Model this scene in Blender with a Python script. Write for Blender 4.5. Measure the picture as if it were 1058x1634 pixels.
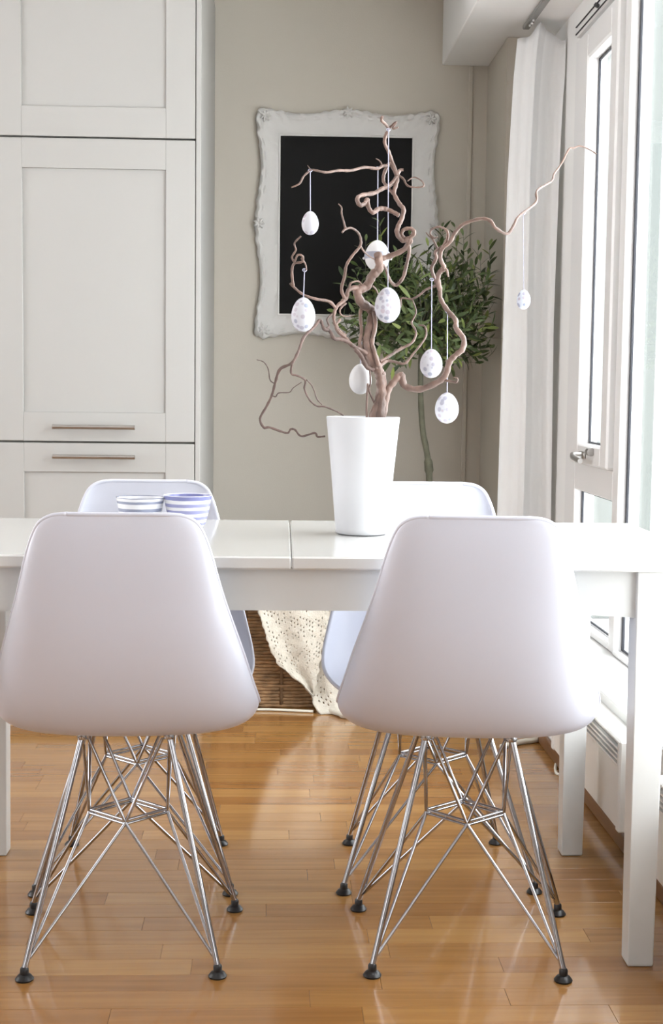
import bpy, math, random
from mathutils import Vector, Matrix, noise
rnd = random.Random(7)
S = bpy.context.scene
for o in list(bpy.data.objects): bpy.data.objects.remove(o)
COL = S.collection
PI = math.pi
# ------------------------------------------------------------------ camera
CF, CP, CY, CR, CH = 2258.1, .0867, .0449, .0116, 1.0366   # focal (px of 1058x1634), pitch, yaw, roll, height
fwd = Vector((math.sin(CY)*math.cos(CP), math.cos(CY)*math.cos(CP), -math.sin(CP)))
r0 = Vector((math.cos(CY), -math.sin(CY), 0)); u0 = r0.cross(fwd)
cr, sr = math.cos(CR), math.sin(CR)
RT = cr*r0 + sr*u0; UP = -sr*r0 + cr*u0; CAM = Vector((0, 0, CH))
cd = bpy.data.cameras.new('camera'); cam = bpy.data.objects.new('camera', cd); COL.objects.link(cam)
cd.sensor_fit = 'VERTICAL'; cd.sensor_height = 36; cd.sensor_width = 36; cd.lens = 36*CF/1634
cd.clip_start = .05
cam.matrix_world = Matrix(((RT.x, UP.x, -fwd.x, 0), (RT.y, UP.y, -fwd.y, 0), (RT.z, UP.z, -fwd.z, CH), (0, 0, 0, 1)))
S.camera = cam
def at(px, py, Y):                      # world point at depth Y whose place was measured in the photograph
    d = (px-529)*RT - (py-817)*UP + CF*fwd
    return CAM + d*(Y/d.y)
# ------------------------------------------------------------------ world, light, exposure
w = bpy.data.worlds.new('sky'); S.world = w; w.use_nodes = True
bg = w.node_tree.nodes['Background']; bg.inputs[0].default_value = (.95, .965, 1, 1); bg.inputs[1].default_value = 5.6
S.view_settings.view_transform = 'Standard'; S.view_settings.look = 'None'; S.view_settings.gamma = 1
S.view_settings.use_curve_mapping = False; S.view_settings.exposure = 0.70
def portal(loc, rot, sx, sy):
    l = bpy.data.lights.new('window_portal', 'AREA'); l.shape = 'RECTANGLE'; l.size = sx; l.size_y = sy
    l.cycles.is_portal = True
    o = bpy.data.objects.new('window_portal', l); COL.objects.link(o); o.location = loc; o.rotation_euler = rot
portal((1.06, 3.1, 1.23), (0, PI/2, 0), 1.85, 2.75)
portal((1.06, -.5, 1.23), (0, PI/2, 0), 1.85, 1.2)  # portal for the unseen window added to light the chairs
portal((-2.95, -1.35, 1.35), (0, -PI/2, 0), 1.5, .9)  # this and the next serve openings added in the left wall
portal((-2.95, 3.2, 1.4), (0, -PI/2, 0), 1.5, 1.2)
# ------------------------------------------------------------------ materials
def mat(name, col, rough=.5, metal=0, var=0, scale=8, stretch=(1, 1, 1), bump=0, bscale=60, coat=0, spec=.5, trans=0, emit=None):
    m = bpy.data.materials.new(name); m.use_nodes = True; N = m.node_tree.nodes; L = m.node_tree.links
    b = N['Principled BSDF']; b.inputs['Base Color'].default_value = (*col, 1)
    b.inputs['Roughness'].default_value = rough; b.inputs['Metallic'].default_value = metal
    b.inputs['Specular IOR Level'].default_value = spec; b.inputs['Coat Weight'].default_value = coat
    b.inputs['Coat Roughness'].default_value = .08
    tc = N.new('ShaderNodeTexCoord'); mp = N.new('ShaderNodeMapping'); mp.inputs['Scale'].default_value = stretch
    L.new(tc.outputs['Object'], mp.inputs[0])
    if var:
        n = N.new('ShaderNodeTexNoise'); n.inputs['Scale'].default_value = scale; n.inputs['Detail'].default_value = 5
        L.new(mp.outputs[0], n.inputs['Vector'])
        r = N.new('ShaderNodeValToRGB'); r.color_ramp.elements[0].position = .3; r.color_ramp.elements[1].position = .7
        r.color_ramp.elements[0].color = (*[c*(1-var) for c in col], 1); r.color_ramp.elements[1].color = (*[min(1, c*(1+var)) for c in col], 1)
        L.new(n.outputs[0], r.inputs[0]); L.new(r.outputs[0], b.inputs['Base Color'])
    if bump:
        n = N.new('ShaderNodeTexNoise'); n.inputs['Scale'].default_value = bscale; n.inputs['Detail'].default_value = 4
        L.new(mp.outputs[0], n.inputs['Vector'])
        bp = N.new('ShaderNodeBump'); bp.inputs['Strength'].default_value = bump; bp.inputs['Distance'].default_value = .003
        L.new(n.outputs[0], bp.inputs['Height']); L.new(bp.outputs[0], b.inputs['Normal'])
    return m
def srgb(r, g, b):
    f = lambda c: (c/255/12.92) if c/255 <= .04045 else ((c/255+.055)/1.055)**2.4
    return (f(r), f(g), f(b))
M = {}
M['wall'] = mat('wall_paint', srgb(207, 200, 188), .85, var=.02, scale=3, bump=.15, bscale=220)
M['wall_white'] = mat('white_wall_paint', srgb(240, 239, 237), .8, var=.02, scale=3, bump=.12, bscale=220)
M['ceil'] = mat('ceiling_paint', srgb(248, 247, 246), .85, var=.01)
M['cab'] = mat('cabinet_lacquer', srgb(172, 171, 168), .38, var=.008, scale=2)
M['gap'] = mat('cabinet_gap', srgb(120, 118, 112), .8, var=.05)
M['steel'] = mat('brushed_steel', srgb(176, 173, 170), .32, 1, var=.06, scale=30, stretch=(1, 20, 20))
M['chrome'] = mat('chrome', srgb(172, 171, 174), .07, 1, var=.02)
M['rubber'] = mat('black_rubber', srgb(22, 22, 24), .35, var=.1)
M['plastic'] = mat('white_moulded_plastic', srgb(213, 215, 227), .36, var=.006, scale=3, bump=.02, bscale=400, spec=.5)
M['table'] = mat('white_table_lacquer', srgb(216, 216, 214), .16, var=.008, scale=3, bump=.012, bscale=25, coat=.35)
M['tleg'] = mat('white_table_leg_paint', srgb(213, 214, 212), .35, var=.01, scale=3)
M['vase'] = mat('matt_white_ceramic', srgb(208, 209, 212), .42, var=.006)
M['bark'] = mat('willow_bark', srgb(122, 99, 89), .38, var=.38, scale=38, stretch=(1, 1, .5), bump=.5, bscale=180)
M['bark_dark'] = mat('dark_willow_bark', srgb(104, 84, 77), .6, var=.3, scale=38, bump=.5, bscale=180)
M['string'] = mat('white_thread', srgb(180, 180, 198), .7, var=.03)
M['fabric'] = None
M['frame'] = mat('chalky_white_frame_paint', srgb(224, 222, 219), .65, var=.02, scale=14, bump=.3, bscale=90)
M['board'] = mat('chalkboard', srgb(22, 22, 22), .75, var=.16, scale=5, bump=.05, spec=.25)
M['upvc'] = mat('white_window_frame', srgb(226, 225, 224), .35, var=.008)
M['gasket'] = mat('dark_gasket', srgb(44, 46, 54), .5, var=.08)
M['sill'] = mat('white_window_sill', srgb(214, 214, 212), .3, var=.01)
M['heater'] = mat('white_heater_enamel', srgb(222, 220, 215), .35, var=.01)
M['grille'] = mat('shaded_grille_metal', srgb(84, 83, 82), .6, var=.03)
M['dark'] = mat('dark_interior', srgb(70, 70, 72), .8, var=.1)
M['track'] = mat('grey_track', srgb(150, 150, 148), .4, .3, var=.04)
M['oak_trim'] = mat('oak_baseboard', srgb(112, 76, 46), .4, var=.15, scale=14, stretch=(8, .6, 8))
M['wicker'] = mat('woven_seagrass', srgb(160, 127, 92), .75, var=.4, scale=26, bump=.6, bscale=140)
M['wicker_dark'] = mat('woven_seagrass_stake', srgb(120, 92, 64), .75, var=.3, scale=30, bump=.5, bscale=140)
M['knit'] = mat('cream_crochet_cotton', srgb(208, 202, 189), .9, var=.07, scale=60, bump=.8, bscale=220)
M['cable'] = mat('white_cable', srgb(226, 222, 210), .4, var=.02)
M['olive_bark'] = mat('olive_stem_bark', srgb(112, 112, 94), .75, var=.2, scale=40, bump=.6, bscale=120)
M['pot'] = mat('grey_planter', srgb(120, 120, 118), .6, var=.05)
M['soil'] = mat('potting_soil', srgb(52, 40, 30), .95, var=.3, scale=60, bump=1)
M['outside'] = mat('pale_outside_cladding', srgb(96, 100, 98), .8, var=.03, scale=2)  # dark tone puts the far pane's reflected grey into the boards
M['paving'] = mat('pale_paving', srgb(238, 238, 236), .85, var=.02, scale=4)

def m_leaf():
    m = mat('olive_leaf', srgb(78, 96, 52), .45); N = m.node_tree.nodes; L = m.node_tree.links
    oi = N.new('ShaderNodeObjectInfo'); gi = N.new('ShaderNodeNewGeometry'); a = N.new('ShaderNodeMath'); a.operation = 'ADD'
    L.new(oi.outputs['Random'], a.inputs[0]); L.new(gi.outputs['Random Per Island'], a.inputs[1])
    f = N.new('ShaderNodeMath'); f.operation = 'FRACT'; L.new(a.outputs[0], f.inputs[0])
    r = N.new('ShaderNodeValToRGB'); e = r.color_ramp.elements
    e[0].color = (*srgb(44, 60, 34), 1); e[1].color = (*srgb(138, 152, 78), 1)
    x = e.new(.35); x.color = (*srgb(74, 92, 50), 1); x = e.new(.75); x.color = (*srgb(98, 114, 72), 1)
    L.new(f.outputs[0], r.inputs[0]); L.new(r.outputs[0], N['Principled BSDF'].inputs['Base Color'])
    return m
M['leaf'] = m_leaf()

def m_wood(name, island):
    m = mat(name, (.5, .3, .15), .17, coat=.4); N = m.node_tree.nodes; L = m.node_tree.links; b = N['Principled BSDF']
    g = N.new('ShaderNodeNewGeometry')
    if island: rv = g.outputs['Random Per Island']
    else: rv = N.new('ShaderNodeObjectInfo').outputs['Random']
    r = N.new('ShaderNodeValToRGB'); e = r.color_ramp.elements
    e[0].color = (*srgb(148, 102, 54), 1); e[1].color = (*srgb(176, 132, 78), 1)
    x = e.new(.3); x.color = (*srgb(158, 113, 62), 1); x = e.new(.75); x.color = (*srgb(166, 122, 69), 1)
    L.new(rv, r.inputs[0])
    mul = N.new('ShaderNodeMath'); mul.operation = 'MULTIPLY'; mul.inputs[1].default_value = 37; L.new(rv, mul.inputs[0])
    mp = N.new('ShaderNodeMapping'); mp.inputs['Scale'].default_value = (2.2, 46, 8); L.new(g.outputs['Position'], mp.inputs[0])
    n = N.new('ShaderNodeTexNoise'); n.noise_dimensions = '4D'; n.inputs['Scale'].default_value = 1.3; n.inputs['Detail'].default_value = 7
    n.inputs['Distortion'].default_value = .6
    L.new(mp.outputs[0], n.inputs['Vector']); L.new(mul.outputs[0], n.inputs['W'])
    cr_ = N.new('ShaderNodeValToRGB'); cr_.color_ramp.elements[0].position = .3; cr_.color_ramp.elements[1].position = .68
    cr_.color_ramp.elements[0].color = (.80, .76, .71, 1); cr_.color_ramp.elements[1].color = (1.04, 1.04, 1.04, 1)
    L.new(n.outputs[0], cr_.inputs[0])
    mx = N.new('ShaderNodeMix'); mx.data_type = 'RGBA'; mx.blend_type = 'MULTIPLY'; mx.inputs[0].default_value = 1
    L.new(r.outputs[0], mx.inputs[6]); L.new(cr_.outputs[0], mx.inputs[7]); L.new(mx.outputs[2], b.inputs['Base Color'])
    n2 = N.new('ShaderNodeTexNoise'); n2.inputs['Scale'].default_value = 5; L.new(g.outputs['Position'], n2.inputs['Vector'])
    bp = N.new('ShaderNodeBump'); bp.inputs['Strength'].default_value = .08; bp.inputs['Distance'].default_value = .004
    L.new(n2.outputs[0], bp.inputs['Height']); L.new(bp.outputs[0], b.inputs['Normal'])
    return m
M['plank'] = m_wood('oak_parquet', False); M['plank_far'] = m_wood('oak_parquet_rest', True)

def m_glass():
    m = bpy.data.materials.new('window_glass'); m.use_nodes = True; N = m.node_tree.nodes; L = m.node_tree.links
    N.remove(N['Principled BSDF']); out = N['Material Output']
    t = N.new('ShaderNodeBsdfTransparent'); t.inputs[0].default_value = (.955, .97, .965, 1)
    g = N.new('ShaderNodeBsdfGlossy'); g.inputs['Roughness'].default_value = .01
    ge = N.new('ShaderNodeNewGeometry'); d = N.new('ShaderNodeVectorMath'); d.operation = 'DOT_PRODUCT'
    L.new(ge.outputs['Incoming'], d.inputs[0]); L.new(ge.outputs['Normal'], d.inputs[1])
    def mth(op, a, b=None):
        q = N.new('ShaderNodeMath'); q.operation = op
        for i, v in enumerate((a, b)):
            if v is None: continue
            if isinstance(v, (int, float)): q.inputs[i].default_value = v
            else: L.new(v, q.inputs[i])
        return q.outputs[0]
    f = mth('ADD', mth('MULTIPLY', mth('POWER', mth('SUBTRACT', 1, mth('ABSOLUTE', d.outputs['Value'])), 5), .52), .03)
    mx = N.new('ShaderNodeMixShader'); L.new(f, mx.inputs[0]); L.new(t.outputs[0], mx.inputs[1]); L.new(g.outputs[0], mx.inputs[2])
    L.new(mx.outputs[0], out.inputs[0])
    return m
M['glass'] = m_glass()

def m_fabric():
    m = mat('sheer_white_fabric', srgb(254, 254, 254), .9, bump=.15, bscale=500); N = m.node_tree.nodes; L = m.node_tree.links
    b = N['Principled BSDF']; t = N.new('ShaderNodeBsdfTranslucent'); t.inputs[0].default_value = (.86, .87, .88, 1)
    mx = N.new('ShaderNodeMixShader'); mx.inputs[0].default_value = .15
    L.new(b.outputs[0], mx.inputs[1]); L.new(t.outputs[0], mx.inputs[2]); L.new(mx.outputs[0], N['Material Output'].inputs[0])
    return m
M['fabric'] = m_fabric()

def m_egg(name, dots, base, sc, strength):
    m = mat(name, base, .45); N = m.node_tree.nodes; L = m.node_tree.links; b = N['Principled BSDF']
    tc = N.new('ShaderNodeTexCoord'); oi = N.new('ShaderNodeObjectInfo'); ad = N.new('ShaderNodeVectorMath')
    L.new(tc.outputs['Object'], ad.inputs[0]); L.new(oi.outputs['Random'], ad.inputs[1])
    v = N.new('ShaderNodeTexVoronoi'); v.inputs['Scale'].default_value = sc; v.inputs['Randomness'].default_value = .55; L.new(ad.outputs[0], v.inputs['Vector'])
    r = N.new('ShaderNodeValToRGB'); e = r.color_ramp.elements; e[0].position = .36; e[1].position = .48
    e[0].color = (strength,)*3+(1,); e[1].color = (0, 0, 0, 1); L.new(v.outputs['Distance'], r.inputs[0])
    hs = N.new('ShaderNodeMix'); hs.data_type = 'RGBA'; hs.inputs[6].default_value = (*dots, 1); hs.inputs[7].default_value = (*srgb(196, 180, 190), 1)
    L.new(v.outputs['Color'], hs.inputs[0])
    mx = N.new('ShaderNodeMix'); mx.data_type = 'RGBA'; mx.inputs[6].default_value = (*base, 1)
    L.new(r.outputs[0], mx.inputs[0]); L.new(hs.outputs[2], mx.inputs[7]); L.new(mx.outputs[2], b.inputs['Base Color'])
    return m
M['egg'] = m_egg('dotted_egg_shell', srgb(136, 146, 170), srgb(208, 209, 217), 88, .8)
M['egg_blue'] = m_egg('blue_dotted_egg_shell', srgb(120, 135, 165), srgb(205, 212, 226), 90, .9)
M['egg_plain'] = mat('plain_egg_shell', srgb(212, 211, 212), .5, var=.02)
M['ribbon'] = mat('grey_satin_ribbon', srgb(150, 152, 166), .35, var=.05)

def m_bowl(name, col, bands):
    m = mat(name, srgb(236, 237, 242), .2); N = m.node_tree.nodes; L = m.node_tree.links; b = N['Principled BSDF']
    tc = N.new('ShaderNodeTexCoord'); s = N.new('ShaderNodeSeparateXYZ'); L.new(tc.outputs['Object'], s.inputs[0])
    n = N.new('ShaderNodeTexNoise'); n.inputs['Scale'].default_value = 30; L.new(tc.outputs['Object'], n.inputs['Vector'])
    a = N.new('ShaderNodeMath'); a.operation = 'MULTIPLY_ADD'; a.inputs[1].default_value = .002; L.new(n.outputs[0], a.inputs[0]); L.new(s.outputs['Z'], a.inputs[2])
    mr = N.new('ShaderNodeMath'); mr.operation = 'DIVIDE'; mr.inputs[1].default_value = .08; L.new(a.outputs[0], mr.inputs[0])
    r = N.new('ShaderNodeValToRGB'); r.color_ramp.interpolation = 'CONSTANT'; e = r.color_ramp.elements
    wh = (*srgb(236, 237, 242), 1); e[0].color = wh; e[1].position = .999; e[1].color = wh
    for (p0, p1, c) in bands:
        x = e.new(p0); x.color = (*c, 1); x = e.new(p1); x.color = wh
    L.new(mr.outputs[0], r.inputs[0]); L.new(r.outputs[0], b.inputs['Base Color'])
    return m
lav = srgb(160, 162, 205); lg = srgb(150, 156, 178)
M['bowl_blue'] = m_bowl('blue_banded_porcelain', lav, [(.12, .18, lav), (.27, .34, lav), (.42, .49, lav), (.57, .65, lav), (.73, .81, lav), (.90, .995, srgb(132, 136, 186))])
M['bowl_grey'] = m_bowl('grey_banded_porcelain', lg, [(.14, .2, lg), (.36, .44, lg), (.60, .68, lg), (.80, .86, lg), (.93, .995, srgb(120, 126, 150))])

# ------------------------------------------------------------------ mesh helpers
class MB:
    def __init__(s): s.v = []; s.f = []
    def add(s, vs, fs):
        n = len(s.v); s.v += [tuple(v) for v in vs]; s.f += [tuple(i+n for i in f) for f in fs]; return s
    def box(s, x0, x1, y0, y1, z0, z1, c=0):
        if c <= 0:
            vs = [(x, y, z) for x in (x0, x1) for y in (y0, y1) for z in (z0, z1)]
            return s.add(vs, [(0, 1, 3, 2), (4, 6, 7, 5), (0, 4, 5, 1), (2, 3, 7, 6), (0, 2, 6, 4), (1, 5, 7, 3)])
        lo = (x0, y0, z0); hi = (x1, y1, z1); c = min(c, (x1-x0)/2.2, (y1-y0)/2.2, (z1-z0)/2.2)
        vs = []; idx = {}
        for cx in (0, 1):
            for cy in (0, 1):
                for cz in (0, 1):
                    for ax in range(3):          # vertex on the face with normal ax
                        p = []
                        for k, bit in enumerate((cx, cy, cz)):
                            e = hi[k] if bit else lo[k]
                            p.append(e if k == ax else (e-c if bit else e+c))
                        idx[(cx, cy, cz, ax)] = len(vs); vs.append(p)
        fs = []
        def quad(q): fs.append(q)
        for ax in range(3):
            a, b = [k for k in range(3) if k != ax]
            for bit in (0, 1):
                q = []
                for (i, j) in ((0, 0), (1, 0), (1, 1), (0, 1)):
                    k = [0, 0, 0]; k[ax] = bit; k[a] = i; k[b] = j; q.append(idx[(*k, ax)])
                quad(q)
        for ax in range(3):                       # edges along ax
            a, b = [k for k in range(3) if k != ax]
            for i in (0, 1):
                for j in (0, 1):
                    k0 = [0, 0, 0]; k0[a] = i; k0[b] = j; k1 = list(k0); k1[ax] = 1
                    quad([idx[(*k0, a)], idx[(*k1, a)], idx[(*k1, b)], idx[(*k0, b)]])
        for cx in (0, 1):
            for cy in (0, 1):
                for cz in (0, 1): fs.append([idx[(cx, cy, cz, a)] for a in range(3)])
        cen = Vector([(lo[k]+hi[k])/2 for k in range(3)])
        out = []
        for q in fs:
            P = [Vector(vs[i]) for i in q]; nn = (P[1]-P[0]).cross(P[2]-P[0]); m = sum(P, Vector())/len(P)
            out.append(tuple(q) if nn.dot(m-cen) > 0 else tuple(reversed(q)))
        return s.add(vs, out)
    def tube(s, pts, rad, n=8, caps=True):
        pts = [Vector(p) for p in pts]; R = rad if isinstance(rad, (list, tuple)) else [rad]*len(pts)
        T = []
        for i in range(len(pts)):
            a = pts[max(0, i-1)]; b = pts[min(len(pts)-1, i+1)]; T.append((b-a).normalized())
        nrm = T[0].orthogonal().normalized(); vs = []
        for i, p in enumerate(pts):
            nrm = (nrm - T[i]*nrm.dot(T[i]))
            nrm = nrm.normalized() if nrm.length > 1e-6 else T[i].orthogonal().normalized()
            bn = T[i].cross(nrm)
            for k in range(n):
                a = 2*PI*k/n; vs.append(p + R[i]*(math.cos(a)*nrm + math.sin(a)*bn))
        fs = []
        for i in range(len(pts)-1):
            for k in range(n): fs.append((i*n+k, i*n+(k+1) % n, (i+1)*n+(k+1) % n, (i+1)*n+k))
        if caps: fs.append(tuple(reversed(range(n)))); fs.append(tuple(range((len(pts)-1)*n, len(pts)*n)))
        return s.add(vs, fs)
    def lathe(s, prof, n=32, c=(0, 0, 0), axis=2):
        vs = []; fs = []
        for (r, z) in prof:
            for k in range(n):
                a = 2*PI*k/n; p = (r*math.cos(a), r*math.sin(a), z)
                if axis == 1: p = (p[0], p[2], p[1])
                vs.append((p[0]+c[0], p[1]+c[1], p[2]+c[2]))
        for i in range(len(prof)-1):
            for k in range(n): fs.append((i*n+k, i*n+(k+1) % n, (i+1)*n+(k+1) % n, (i+1)*n+k))
        if prof[0][0] > 1e-5: fs.append(tuple(reversed(range(n))))
        if prof[-1][0] > 1e-5: fs.append(tuple(range((len(prof)-1)*n, len(prof)*n)))
        return s.add(vs, fs)
    def build(s, name, m, parent=None, smooth=False, loc=None, sharp=None):
        me = bpy.data.meshes.new(name); me.from_pydata(s.v, [], s.f); me.validate(); me.update()
        me.materials.append(m)
        if smooth:
            me.polygons.foreach_set('use_smooth', [True]*len(me.polygons))
            if sharp: me.set_sharp_from_angle(angle=math.radians(sharp))
        o = bpy.data.objects.new(name, me); COL.objects.link(o)
        if parent: o.parent = parent
        if loc: o.location = loc
        return o
def tag(o, label=None, cat=None, group=None, kind=None):
    if label: o['label'] = label
    if cat: o['category'] = cat
    if group: o['group'] = group
    if kind: o['kind'] = kind
    return o
def thing(name, label, cat, loc=(0, 0, 0), rz=0, group=None):
    o = bpy.data.objects.new(name, None); o.empty_display_size = .05; COL.objects.link(o)
    o.location = loc; o.rotation_euler = (0, 0, rz); return tag(o, label, cat, group)
def struct(o): o['kind'] = 'structure'; return o
def copy_tree(o, parent=None):
    c = o.copy(); COL.objects.link(c); c.parent = parent
    for ch in list(o.children): copy_tree(ch, c)
    return c
def catmull(P, k=5):
    P = [Vector(p) for p in P]; out = []
    for i in range(len(P)-1):
        p0 = P[max(0, i-1)]; p1 = P[i]; p2 = P[i+1]; p3 = P[min(len(P)-1, i+2)]
        for j in range(k):
            t = j/k
            out.append(.5*((2*p1)+(p2-p0)*t+(2*p0-5*p1+4*p2-p3)*t*t+(3*p1-p0-3*p2+p3)*t**3))
    out.append(P[-1]); return out
def interp(tab, x):
    if x <= tab[0][0]: return tab[0][1]
    for (a, b), (c, d) in zip(tab, tab[1:]):
        if x <= c: return b+(d-b)*(x-a)/(c-a)
    return tab[-1][1]
def wmesh(mb):       # centre used for smooth box edges
    return mb

# ------------------------------------------------------------------ the room
XR, YB, XL, YF, ZC = .818, 5.45, -3.0, -5.0, 2.50
fl = struct(MB().box(XL, XR, YF, YB, -.05, -.0018).box(XL, XR, YF, -2.55, -.0018, 0).build('floor', M['oak_trim']))
rest = MB(); meshes = {}; npl = 0; row = 0; y = YB; SW = .0685
while y > -2.5:
    h = min(SW, y-YF); x = XL - rnd.random()*.5
    while x < XR:
        Lp = rnd.choice((.34, .42, .5, .56, .64, .72)); x1 = min(x+Lp, XR); xa = max(x, XL)
        if x1-xa > .02:
            cx, cy = (xa+x1)/2, y-h/2; hw = .10+.27*cy
            vis = cy > 2.2 and cx-(x1-xa)/2 < hw+.0 and cx+(x1-xa)/2 > -.235*cy-.05 and cy < 5.0
            g = .0002 if row % 3 else .0004
            a = (x1-xa)/2-.0002; b = h/2-g; dz = rnd.uniform(-.0002, 0)
            if vis and npl < 300:
                key = (round(a, 3), round(b, 4))
                if key not in meshes:
                    o = MB().box(-a, a, -b, b, -.012, 0, .0004).build('plank', M['plank'], fl); meshes[key] = o.data
                else:
                    o = bpy.data.objects.new('plank', meshes[key]); COL.objects.link(o); o.parent = fl
                o.location = (cx, cy, dz); npl += 1
            else: rest.box(cx-a, cx+a, cy-b, cy+b, -.012, dz, .0004)
        x = x+Lp
    y -= SW; row += 1
o = rest.build('far_planks', M['plank_far'], fl); o['kind'] = 'stuff'

struct(MB().box(XL, 1.1, YB, YB+.1, 0, ZC).build('wall_back', M['wall']))
struct(MB().box(XL-.1, XL, YF-.1, -1.8, 0, ZC).box(XL-.1, XL, -.9, 2.6, 0, ZC).box(XL-.1, XL, 3.8, YB+.1, 0, ZC).box(XL-.1, XL, -1.8, -.9, 0, .6).box(XL-.1, XL, -1.8, -.9, 2.1, ZC).box(XL-.1, XL, 2.6, 3.8, 0, .65).box(XL-.1, XL, 2.6, 3.8, 2.15, ZC).build('wall_left', M['wall_white']))  # two unseen openings added so daylight fills chairs, curtain and window wall
struct(MB().box(XL, 1.1, YF-.1, YF, 0, ZC).build('wall_front', M['wall_white']))
struct(MB().box(XL, 1.1, YF, YB, ZC, ZC+.1).build('ceiling', M['ceil']))
mb = MB()
struct(MB().box(XR, 1.1, 5.001, YB, 0, 2.259).build('wall_right', M['wall']))
mb.box(XR, 1.04, YF, 5.0, 0, .292)
mb.box(.975, 1.04, 4.47, 5.0, .292, 2.26)
mb.box(.975, 1.04, YF, 4.47, 2.16, 2.26)
mb.box(.975, 1.04, .1, 1.88, .292, 2.16); mb.box(.975, 1.04, YF, -1.1, .292, 2.16)
struct(mb.build('wall_right', M['wall_white']))
struct(MB().box(.644, 1.1, YF, YB, 2.26, ZC-.001, .003).build('trim_1', M['ceil']))        # boxed-in soffit above the windows
struct(MB().box(.80, .972, -1.6, 4.998, .293, .322, .004).build('trim_2', M['sill']))           # long window sill
struct(MB().box(XR-.014, XR-.001, YF, YB-.001, .001, .04, .003).build('baseboard_right', M['oak_trim']))
struct(MB().box(-.2, XR-.016, YB-.014, YB-.001, .001, .06, .003).build('baseboard_back', M['cab']))
# thin pipe casing in the far corner
struct(MB().box(.745, .762, YB-.010, YB-.001, .06, 2.258, .003).build('trim_3', M['wall']))

def ring(mb, x0, x1, y0, y1, z0, z1, wl, wr, wb, wt, c=.003):   # rectangular ring in a Y-Z plane; wl at high Y, wr at low Y
    mb.box(x0, x1, y1-wl, y1, z0, z1, c); mb.box(x0, x1, y0, y0+wr, z0, z1, c)
    mb.box(x0, x1, y0+wr, y1-wl, z0, z0+wb, c); mb.box(x0, x1, y0+wr, y1-wl, z1-wt, z1, c)
# window 1: narrow opening sash over a low fixed pane
w1 = struct(MB().build('window_1', M['upvc'])); 
bpy.data.objects.remove(w1)
mb = MB(); ring(mb, .945, 1.0, 3.775, 4.468, .323, 2.118, .14, .07, .02, .03); mb.box(.945, 1.0, 3.845, 4.328, .738, .822, .003)
w1 = struct(mb.build('window_1', M['upvc']))
def glazed(parent, y0, y1, z0, z1, gx, left=True, gw=.007):
    MB().box(gx, gx+.006, y0+.001, y1-.001, z0+.001, z1-.001).build('window_pane', M['glass'], parent)
    g = MB(); ring(g, gx-.007, gx-.0005, y0+.0005, y1-.0005, z0+.0005, z1-.0005, gw, .004, .006, .008, .001); g.build('gasket', M['gasket'], parent)
mb = MB(); ring(mb, .925, .985, 3.846, 4.327, .823, 2.087, .117, .075, .06, .075, .006); sash = mb.build('window_sash', M['upvc'], w1)
glazed(sash, 3.921, 4.21, .883, 2.012, .965)
glazed(w1, 3.85, 4.328, .345, .738, .975, gw=.009)
mb = MB(); mb.box(.918, .9245, 4.09, 4.16, .842, .862, .002); mb.tube([(.92, 4.125, .852), (.895, 4.125, .852)], .009, 10)
mb.tube(catmull([(.895, 4.13, .852), (.888, 4.09, .846), (.888, 4.0, .84)], 4), [.009]*4+[.008]*4+[.007], 10)
mb.tube([(.917, 4.02, .866), (.917, 3.99, .866)], .012, 10)
mb.build('window_handle', M['steel'], sash, True, sharp=40)
mb = MB(); mb.box(.935, .972, 3.78, 4.44, 2.122, 2.157, .004); v = mb.build('trickle_vent', M['upvc'], w1)
mb = MB()
for z in (2.128, 2.150): mb.box(.931, .9348, 3.80, 4.42, z-.0012, z+.0012)
mb.tube([(.925, 4.12, 2.135), (.93, 4.12, 2.142)], .008, 8)
mb.build('vent_slot', M['dark'], w1)
def fixed(n, y0, y1):
    mb = MB(); ring(mb, .94, 1.0, y0, y1, .323, 2.158, .012, .08, .012, .03)
    w_ = struct(mb.build('window_%d' % n, M['upvc'])); glazed(w_, y0+.08, y1-.012, .336, 2.128, .968, gw=.013)
fixed(2, 1.882, 3.774); fixed(3, -1.1, .1)  # window 3 is out of view, added to brighten the chair backs
# outside; added boards stand in for the grey reflection in the far pane
scr = thing('balcony_screen', 'pale grey green cladding screen seen outside through the far window', 'screen', (1.2, 7.0, -.1))
for i in range(4): MB().box(.004, .176, -.02, .02+.004*(i % 2), 0, 3.4, .006).build('board', M['outside'], scr, loc=(i*.18, 0, 0))
struct(MB().box(1.12, 9, YF-3, 11, -.16, -.1).build('trim_4', M['paving']))  # outdoor ground, kept near white to bounce daylight up onto the soffit

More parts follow.
